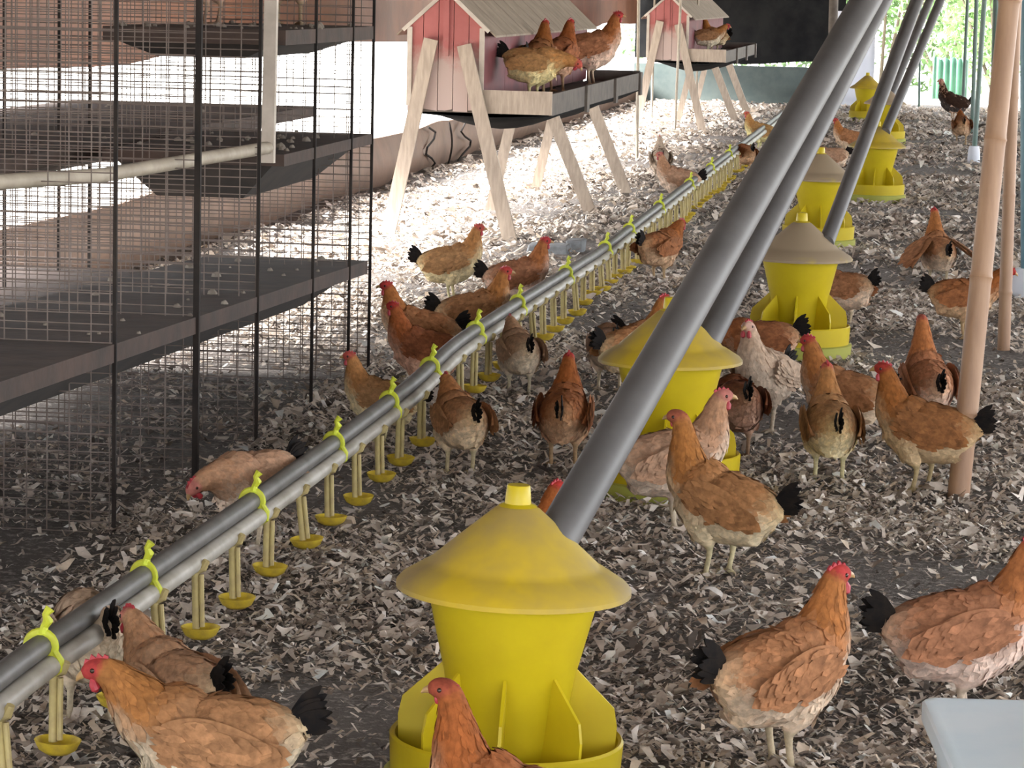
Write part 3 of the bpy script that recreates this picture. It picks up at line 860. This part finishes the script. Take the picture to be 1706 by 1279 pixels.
def hen_meshes(pose_key):
    if pose_key in CACHE: return CACHE[pose_key]
    plain = pose_key.endswith('_plain'); pose = pose_key.replace('_plain', '')
    face = (0.36, 0.10, 0.06) if plain else FACE
    cs = .42 if plain else 1.0
    rr = np.random.default_rng(len(CACHE) + 3)
    neck = POSES[pose]
    pr = math.radians(PITCHES[pose]); cp, sp_ = math.cos(pr), math.sin(pr)
    def rp(p): return (p[0] * cp - (p[2] - .20) * sp_, p[1], .20 + p[0] * sp_ + (p[2] - .20) * cp)
    stations = [(*rp((x * .94, 0, z)), w, h) for x, z, w, h in TRUNK] + [(x, y, z, r_ * .96, r_) for x, y, z, r_ in neck]
    S = catmull(stations, 60)
    b = MB(); seg = 20
    ntr = len(TRUNK)
    tpar = np.linspace(0, len(stations) - 1, 60)
    for i in range(60):
        t = S[min(i + 1, 59), :3] - S[max(i - 1, 0), :3]; t /= np.linalg.norm(t) + 1e-9
        s_ = np.array([0, 1, 0]) - t * t[1]; s_ /= np.linalg.norm(s_)
        n_ = np.cross(t, s_)
        for j in range(seg):
            a = 2 * math.pi * j / seg
            b.v.append(tuple(S[i, :3] + s_ * math.cos(a) * max(S[i, 3], .004) + n_ * math.sin(a) * max(S[i, 4], .004)))
    for i in range(59):
        for j in range(seg):
            j2 = (j + 1) % seg; b.f.append((i * seg + j, i * seg + j2, (i + 1) * seg + j2, (i + 1) * seg + j))
    b.f.append(tuple(reversed(range(seg)))); b.f.append(tuple(59 * seg + j for j in range(seg)))
    # rear fluff, thighs, shanks, toes
    b.tube([rp((-.115, 0, .222)), rp((-.095, 0, .180)), rp((-.06, 0, .155))], [.045, .062, .05], 16)
    for sgn, off in ((1, .014), (-1, -.014)):
        y = .046 * sgn
        b.tube([(.0 + off, y * .9, .185), (.022 + off, y, .150), (.010 + off, y, .118), (-.006 + off, y, .096), (-.008 + off, y, .084)], [.052, .048, .034, .017, .010], 12)
        b.tube([(-.010 + off, y, .096), (-.006 + off, y, .06), (.004 + off, y, .012), (.006 + off, y, .006)], [.0105, .0085, .0085, .0095], 8)
        for ang, ln in ((0, .052), (32, .044), (-32, .044), (180, .026)):
            ca, sa = math.cos(math.radians(ang)), math.sin(math.radians(ang))
            x0 = .006 + off
            b.tube([(x0, y, .008), (x0 + ca * ln * .55, y + sa * ln * .55, .009), (x0 + ca * ln, y + sa * ln, .004)], [.0082, .0072, .0045], 6)
    raw = bpy.data.meshes.new('raw'); raw.from_pydata(b.v, [], b.f)
    body = remesh(raw, .0048, 3)
    nv = len(body.vertices)
    co = np.zeros(nv * 3); body.vertices.foreach_get('co', co); co = co.reshape(-1, 3)
    no = np.zeros(nv * 3); body.vertex_normals.foreach_get('vector', no) if hasattr(body, 'vertex_normals') else None
    no = no.reshape(-1, 3)
    def colour(P, N):
        d2 = ((P[:, None, :] - S[None, :, :3]) ** 2).sum(2)
        # nearest ring measured in units of its radius
        q = np.sqrt(d2) / np.maximum(S[None, :, 3], .012) ; i = q.argmin(1)
        tp = tpar[i]
        side = N[:, 2]
        c = np.array(BACK)[None] * np.ones((len(P), 1))
        def lerp(c, k, target): k = np.clip(k, 0, 1)[:, None]; return c * (1 - k) + np.array(target)[None] * k
        below = (S[i, 2] - P[:, 2]) / np.maximum(S[i, 4], .02)
        c = lerp(c, (below + .12) / .5, BELLY)
        c = lerp(c, (2.8 - tp) / 1.6, RUMP)
        fr = (tp - (ntr - 1.6)) / 1.6
        c = lerp(c, fr * (1 - np.clip((tp - ntr - 1) / 2, 0, 1) * 0.0), NECK)
        ahead = (P[:, 0] - S[i, 0]) / np.maximum(S[i, 3], .02)
        kk = np.clip((ahead - .25) / .5, 0, 1) * np.clip((ntr + 1.6 - tp) / 2.0, 0, 1) * (tp > ntr - 3)
        c = lerp(c, kk * .85, BELLY)
        c = lerp(c, (P[:, 2] < .128) * np.clip((.135 - P[:, 2]) / .02, 0, 1) * (tp < ntr), BELLY)
        c = lerp(c, (tp - (ntr + 3.55)) / .5, face)
        c = lerp(c, ((P[:, 2] < .098) & (tp < ntr)) * np.clip((.098 - P[:, 2]) / .008, 0, 1) * 1.0, LEG)
        return c, tp
    c, tp = colour(co, no)
    body.materials.clear(); body.materials.append(MATS['feather']); set_cols(body, c)
    # plumage
    cand = np.where((co[:, 2] > .115) & (tp < ntr + 3.3))[0]
    if pose == 'peck': cand = np.where(((co[:, 2] > .115) | (tp > ntr - .5)) & (tp < ntr + 3.3))[0]
    pick = rr.choice(cand, min(900, len(cand)), replace=False)
    P, N = co[pick], no[pick]
    d2 = ((P[:, None, :] - S[None, :, :3]) ** 2).sum(2); ii = d2.argmin(1)
    T = S[np.maximum(ii - 2, 0), :3] - S[np.minimum(ii + 2, 59), :3]
    T /= np.linalg.norm(T, axis=1)[:, None] + 1e-9
    flow = T + np.array([0, 0, -.45]) + rr.normal(size=P.shape) * .12
    k_neck = np.clip((tp[pick] - ntr + 1) / 3, 0, 1)
    L = (.040 - .018 * k_neck) * rr.uniform(.8, 1.25, len(P)); Wd = L * (.52 - .15 * k_neck)
    lift = rr.uniform(.0012, .0045, len(P)) * (1 - .5 * k_neck)
    pc_ = c[pick] * rr.uniform(.80, 1.16, len(P))[:, None]
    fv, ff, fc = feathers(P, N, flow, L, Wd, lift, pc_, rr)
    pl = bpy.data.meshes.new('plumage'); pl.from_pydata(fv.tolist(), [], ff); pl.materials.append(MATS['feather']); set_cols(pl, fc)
    pl.polygons.foreach_set('use_smooth', [True] * len(pl.polygons))
    # head furniture
    hc = S[-1, :3] * 0 + np.array(neck[4][:3]); hf = np.array(neck[6][:3]); hd = hf - np.array(neck[4][:3]); hd /= np.linalg.norm(hd)
    lat = np.cross(np.array([0, 0, 1.0]), hd)
    if np.linalg.norm(lat) < .1: lat = np.array([0, 1.0, 0])
    lat /= np.linalg.norm(lat); upv = np.cross(hd, lat)
    def hp(a, s_, u_): return tuple(hc + hd * a + lat * s_ + upv * u_)
    prof = [(-.016, .014), (-.020, .022), (-.013, .028), (-.009, .023), (-.002, .033), (.004, .025), (.011, .034), (.017, .024), (.024, .028), (.030, .018), (.034, .008), (.010, .014)]
    cb = MB(); n_ = len(prof)
    for s_ in (-.003, .003):
        for a, u_ in prof: cb.v.append(hp(a, s_, .012 + (u_ - .012) * cs))
    cb.f += [tuple(range(n_)), tuple(reversed(range(n_, 2 * n_)))]
    for i in range(n_): cb.f.append((i, i + n_, (i + 1) % n_ + n_, (i + 1) % n_))
    comb = cb.mesh('comb', 'comb_red', False)
    wt = MB()
    for s_ in (-1, 1):
        wt.tube([hp(.018, s_ * .010, -.010), hp(.019, s_ * .012, -.010 - .010 * cs), hp(.017, s_ * .012, -.010 - .021 * cs), hp(.016, s_ * .011, -.010 - .026 * cs)], [.005, .009 * cs, .009 * cs, .003], 8)
    wattle = wt.mesh('wattle', 'comb_red')
    bk = MB().tube([hp(.024, 0, .002), hp(.036, 0, .001), hp(.046, 0, -.003), hp(.052, 0, -.009)], [.0115, .009, .0055, .0015], 10)
    beak = bk.mesh('beak', 'beak_horn')
    ey = []
    for s_ in (-1, 1):
        e = MB(); c0 = Vector(hp(.012, s_ * .0205, .006)); nd = Vector(tuple(lat * s_))
        e.tube([c0 - nd * .003, c0, c0 + nd * .002, c0 + nd * .003], [.005, .005, .0036, .001], 10)
        ey.append(e.mesh('eye', 'eye_dark'))
    # tail: a fan of curved black feathers
    tb = MB()
    for k_ in range(11):
        a = (k_ - 5) / 5.0                                   # fan in profile: low to high feathers, alternately left and right
        el = math.radians(48 + 24 * a - PITCHES[pose] * .3); yy0 = .010 * (1 if k_ % 2 else -1) * (1 - .5 * abs(a))
        base = np.array(rp((-.150, yy0, .262 + .010 * a)))
        dr = np.array([-math.cos(el), yy0 * 6, math.sin(el)]); dr /= np.linalg.norm(dr)
        Ln = (.074 + .016 * a) * (1 - .15 * (k_ % 3 == 0)); sd_ = np.cross(dr, [0, 1, 0]); sd_ /= np.linalg.norm(sd_)
        rows = []
        for j, (s_, w) in enumerate(((-.25, .008), (.25, .012), (.6, .0125), (.85, .009), (1.0, .002))):
            cpt = base + dr * Ln * s_ + np.array([-.020, 0, -.016]) * max(0, s_) ** 2
            for q, yy in ((-1, -.0015), (1, -.0015), (1, .0015), (-1, .0015)):
                p = cpt + sd_ * w * q + np.array([0, yy, 0]); rows.append(tuple(p))
        k0 = len(tb.v); tb.v += rows
        for j in range(4):
            for q in range(4):
                tb.f.append((k0 + j * 4 + q, k0 + j * 4 + (q + 1) % 4, k0 + (j + 1) * 4 + (q + 1) % 4, k0 + (j + 1) * 4 + q))
        tb.f.append((k0, k0 + 3, k0 + 2, k0 + 1)); tb.f.append((k0 + 16, k0 + 17, k0 + 18, k0 + 19))
    tail = tb.mesh('tail', 'tail_black')
    # wings (local to the shoulder)
    wings = []
    for s_ in (1, -1):
        wv_, wf_, wc_ = [], [], []
        nx_, nz_ = 14, 8
        sh = np.array(rp((.068, .078 * s_, .228)))
        for i in range(nx_ + 1):
            a = i / nx_; x = .012 - .225 * a
            hh = .052 * (math.sin(math.pi * min(1, (a * .92 + .08)) ** .75) ** .75 + .02)
            for sd2 in (1, -1):
                for j in range(nz_ + 1):
                    bq = -1 + 2 * j / nz_
                    zz = hh * bq + .010 * a - .012
                    wbody = .092 * math.sqrt(max(0.02, 1 - ((x + .072 + .015) / .19) ** 2))
                    yy = wbody * math.sqrt(max(.15, 1 - (zz * .9 / .1) ** 2)) - .078 + .010 + .006 * sd2 * (1 - bq ** 2) ** .5
                    wv_.append((x, yy * s_, zz))
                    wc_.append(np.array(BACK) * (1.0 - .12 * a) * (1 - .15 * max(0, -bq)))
        row = 2 * (nz_ + 1)
        for i in range(nx_):
            for sd2 in (0, 1):
                for j in range(nz_):
                    p0 = i * row + sd2 * (nz_ + 1) + j; p1 = p0 + row
                    fce = (p0, p0 + 1, p1 + 1, p1) if (sd2 == 0) == (s_ > 0) else (p0, p1, p1 + 1, p0 + 1)
                    wf_.append(fce)
        # wing feathers on the outer face
        n1 = 90
        fa_, fb_ = rr.uniform(.05, .95, n1), rr.uniform(-.85, .85, n1)
        xi = np.clip((fa_ * nx_).astype(int), 0, nx_); zi = np.clip(((fb_ + 1) / 2 * nz_).astype(int), 0, nz_)
        arr = np.array(wv_); pp_ = arr[xi * row + zi] + np.array([0, .0015 * s_, 0])
        nn_ = np.tile(np.array([0, float(s_), .15]), (n1, 1)); nn_ /= np.linalg.norm(nn_, axis=1)[:, None]
        fl = np.tile(np.array([-1, 0, -.12]), (n1, 1)) + rr.normal(size=(n1, 3)) * .06
        Lw = .030 + .045 * fa_; cw = np.array(BACK)[None] * rr.uniform(.72, 1.15, n1)[:, None]
        v2, f2_, c2_ = feathers(pp_, nn_, fl, Lw, Lw * .36, np.full(n1, .003), cw, rr)
        k0 = len(wv_)
        allv = wv_ + v2.tolist(); allf = wf_ + [tuple(k0 + q for q in fc__) for fc__ in f2_]
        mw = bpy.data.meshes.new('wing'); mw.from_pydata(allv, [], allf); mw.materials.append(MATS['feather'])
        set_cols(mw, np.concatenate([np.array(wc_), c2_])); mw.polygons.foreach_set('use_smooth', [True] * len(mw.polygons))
        wings.append((mw, tuple(sh), -pr))
    CACHE[pose_key] = dict(body=body, plumage=pl, comb=comb, wattle=wattle, beak=beak, eyes=ey, tail=tail, wings=wings)
    return CACHE[pose_key]

TINT = {'tan': (1, 1, 1, 1), 'rust': (.80, .66, .58, 1), 'pale': (1.05, 1.08, 1.1, .72), 'cream': (1, 1, 1, .38), 'yellow': (1.2, 1.35, .9, .9), 'dark': (.55, .45, .42, 1), 'white': (1, 1, 1, .15), 'gold': (1.12, 1.15, .95, .92)}
def hen(loc, heading, pose, scale, tint, label, group='hens in the barn', flap=False, tail_tint=None):
    M_ = hen_meshes(pose)
    root = empty('hen', loc, YAW + math.radians(heading)); root.scale = (scale * .91,) * 3
    tc_ = (*[a * random.uniform(.93, 1.07) for a in TINT[tint][:3]], TINT[tint][3])
    def part(n, me):
        o = obj(n, me, root); o.color = tc_; return o
    bd = part('body', M_['body'])
    p = part('plumage', M_['plumage']); p['kind'] = 'stuff'
    part('comb', M_['comb']); part('wattle', M_['wattle']); part('beak', M_['beak'])
    for e in M_['eyes']: part('eye', e)
    part('tail', M_['tail'])
    for (mw, sh, ry), s_ in zip(M_['wings'], (1, -1)):
        w = part('wing', mw); w.location = sh; w.rotation_euler = (0, ry, 0)
        if flap: w.rotation_euler = (math.radians(62) * s_, math.radians(-25), math.radians(-28) * s_); w.scale = (1.4, 1.2, 1.9)
    tag(root, label, 'hen', group)
    return root
def ground_hen(px, py, heading, pose, scale, tint, label, **kw):
    p = at_z(px, py, 0.0)
    p.z = float(gh(p.x, p.y))
    return hen(p, heading, pose, scale, tint, label, **kw)

def v_on_u(px, u, z):
    lo, hi = 3.0, 60.0
    for _ in range(40):
        mid = (lo + hi) / 2
        q = R3.transposed() @ (Vector((u, mid, z)) - ORG)
        if W / 2 + F * q.x / -q.z < px: lo = mid
        else: hi = mid
    return Vector((u, lo, z))
for px, u, hd_, pose, sc_, tint, lab in (
        (418, -1.75, 228, 'low', .95, 'pale', 'hen crouching low behind the drinker pipe with a dark red head'),
        (632, -1.78, 172, 'alert', .84, 'gold', 'orange-necked hen rising behind the drinker pipe nearest the cage'),
        (704, -1.82, 174, 'alert', .93, 'rust', 'dark brown headed hen close in front of the paler hen behind the drinker pipe'),
        (694, -1.93, 176, 'alert', .98, 'tan', 'hen facing left with pink comb, standing right of the cage corner'),
        (862, -1.87, 14, 'alert', 1.0, 'tan', 'hen facing right behind the pipe with a black tail tip, right of its neighbour')):
    p = v_on_u(px, u, 0.0); p.z = float(gh(p.x, p.y))
    hen(p, hd_, pose, sc_, tint, lab)
HENS = [
    (345, 1420, 176, 'reach', 1.02, 'tan', 'large tan hen in the bottom left corner with its head at a yellow cup'),
    (292, 1280, 128, 'reach', .92, 'pale', 'pale hen with red head drinking just behind the large corner hen'),
    (150, 1200, 112, 'low', .95, 'cream', 'cream hen half hidden behind the lowest drinker stems at the left'),
    (752, 505, 4, 'alert', 1.0, 'gold', 'golden hen in profile with black tail in front of the nest house legs'),
    (790, 592, 12, 'alert', 1.0, 'tan', 'hen facing right behind the pipe, just below the golden profile hen'),
    (864, 662, 104, 'reach', .86, 'pale', 'pale rear end of a hen drinking on the near side of the pipe'),
    (766, 780, 108, 'reach', .92, 'gold', 'golden hen seen from behind drinking at the cups in the middle of the line'),
    (938, 770, 84, 'alert', .96, 'rust', 'dark rust hen seen from behind standing alone between pipe and tubes'),
    (1058, 668, 35, 'alert', 1.0, 'tan', 'hen behind the second feeder showing its bright red comb'),
    (1102, 655, 340, 'alert', 1.0, 'rust', 'hen right behind the red-combed hen at the second feeder'),
    (1014, 660, 95, 'low', .9, 'pale', 'pale hen tucked behind the left edge of the second feeder lid'),
    (872, 1035, 48, 'alert', .88, 'rust', 'rust hen hidden behind the foreground feeder lid and thick tube'),
    (1122, 892, 14, 'alert', 1.05, 'pale', 'pale hen with red comb standing right in front of the second feeder'),
    (1196, 962, 152, 'tall_plain', 1.05, 'tan', 'tall rusty-necked hen in the centre right with both legs showing'),
    (1270, 716, 238, 'alert', 1.06, 'cream', 'hen facing the camera with a big cream breast'),
    (1258, 655, 166, 'low', 1.0, 'rust', 'hen with raised black tail behind the cream-breasted hen'),
    (1224, 765, 98, 'low', .95, 'dark', 'dark brown hen squeezed between the pale hen and the cream-breasted hen'),
    (1398, 752, 152, 'alert', 1.0, 'tan', 'hen looking left with red comb, right of the third feeder base'),
    (1380, 802, 92, 'alert', .97, 'gold', 'golden hen seen from behind in front of the left-looking hen'),
    (1542, 728, 96, 'tall_plain', 1.0, 'tan', 'hen with a very upright neck seen from behind left of the bamboo pole'),
    (1534, 818, 160, 'alert', 1.05, 'rust', 'rust hen facing left at the foot of the leaning bamboo pole'),
    (1606, 570, 2, 'reach', 1.0, 'rust', 'brown hen passing behind the leaning bamboo pole'),
    (1403, 552, 140, 'low', .95, 'tan', 'hen showing a black tail behind the right side of the third feeder'),
    (1098, 474, 52, 'reach', 1.0, 'rust', 'rust hen on the near side of the pipe beyond the long tubes'),
    (1126, 348, 178, 'alert', 1.0, 'pale', 'pale hen with deep red face behind the pipe, facing the nest house legs'),
    (1099, 302, 92, 'alert', .95, 'white', 'whitish hen seen from behind farther off the red-faced pale hen'),
    (1264, 250, 178, 'alert', 1.02, 'yellow', 'yellowish hen facing left beyond the far part of the pipe'),
    (1240, 290, 110, 'low', .9, 'rust', 'small rust hen drinking below the yellowish far hen'),
    (1412, 260, 172, 'alert', 1.0, 'tan', 'hen between the slanting tubes in front of the farthest feeders'),
    (1380, 296, 172, 'low', 1.0, 'pale', 'hen with black tail behind the half-hidden fourth feeder'),
    (1601, 240, 88, 'reach', 1.1, 'rust', 'dark rust hen seen from behind beside the green posts'),
    (348, 1418, 0, None, 0, '', ''),
    (848, 1545, 165, 'tall_plain', .95, 'rust', 'rust hen poking its head up before the foreground feeder'),
    (1300, 1288, 36, 'alert', 1.05, 'tan', 'big tan hen with stretched neck facing away at the bottom right'),
    (1606, 1200, 6, 'alert', 1.08, 'tan', 'big tan hen with black tail cut off by the right edge'),
]
for h_ in HENS:
    if h_[3]: ground_hen(*h_)
ground_hen(1562, 474, 98, 'tall', 1.0, 'tan', 'tan hen flapping its wings in the open litter near the bamboo pole', flap=True)
# far cockerel: black and white
ck = ground_hen(1586, 200, 176, 'tall', 1.3, 'white', 'black and white cockerel with red comb at the open far end')
for ch in ck.children:
    if ch.name.startswith(('wing', 'plumage')): ch.color = (.10, .10, .12, 1)
    if ch.name.startswith('body'): ch.color = (.9, .7, .7, .6)
# hens on the trays of the nest houses
TZ = .82
for px, du, hd_, pose, sc_, tint, lab in (
        (890, .70, 350, 'low', 1.22, 'yellow', 'yellow hen bending forward at the front corner of the nest house tray'),
        (893, .58, 72, 'alert', 1.32, 'rust', 'rust hen standing on the tray against the nest house wall'),
        (928, .60, 60, 'alert', 1.32, 'rust', 'rust hen in the middle of the three brown hens on the tray'),
        (985, .66, 2, 'alert', 1.45, 'tan', 'brown hen facing right at the far end of the tray')):
    hen(v_on_u(px, CO.x + du, TZ), hd_, pose, sc_, tint, lab, 'hens perched on the nest house trays')
for du, dv, hd_, pose, tint, lab in ((.62, .9, 5, 'reach', 'tan', 'brown hen facing right on the tray of the farther nest house'),
                                     (.60, 2.0, 150, 'alert', 'tan', 'hen behind another on the tray of the farther nest house')):
    hen(Vector((CO2.x + du, CO2.y + dv, TZ)), hd_, pose, 1.1, tint, lab, 'hens perched on the nest house trays')
# hens up on the cage tiers
for u, v, z, hd_, pose, tint, lab in ((-2.42, 11.2, 1.35, 95, 'low', 'dark', 'dark hen on the top shelf of the tiered cage'),
                                      (-2.55, 10.5, 1.35, 170, 'low', 'dark', 'dark hen on the top shelf of the cage beside the pale upright')):
    hen(Vector((u, v, z)), hd_, pose, 1.0, tint, lab, 'hens in the tiered cage')
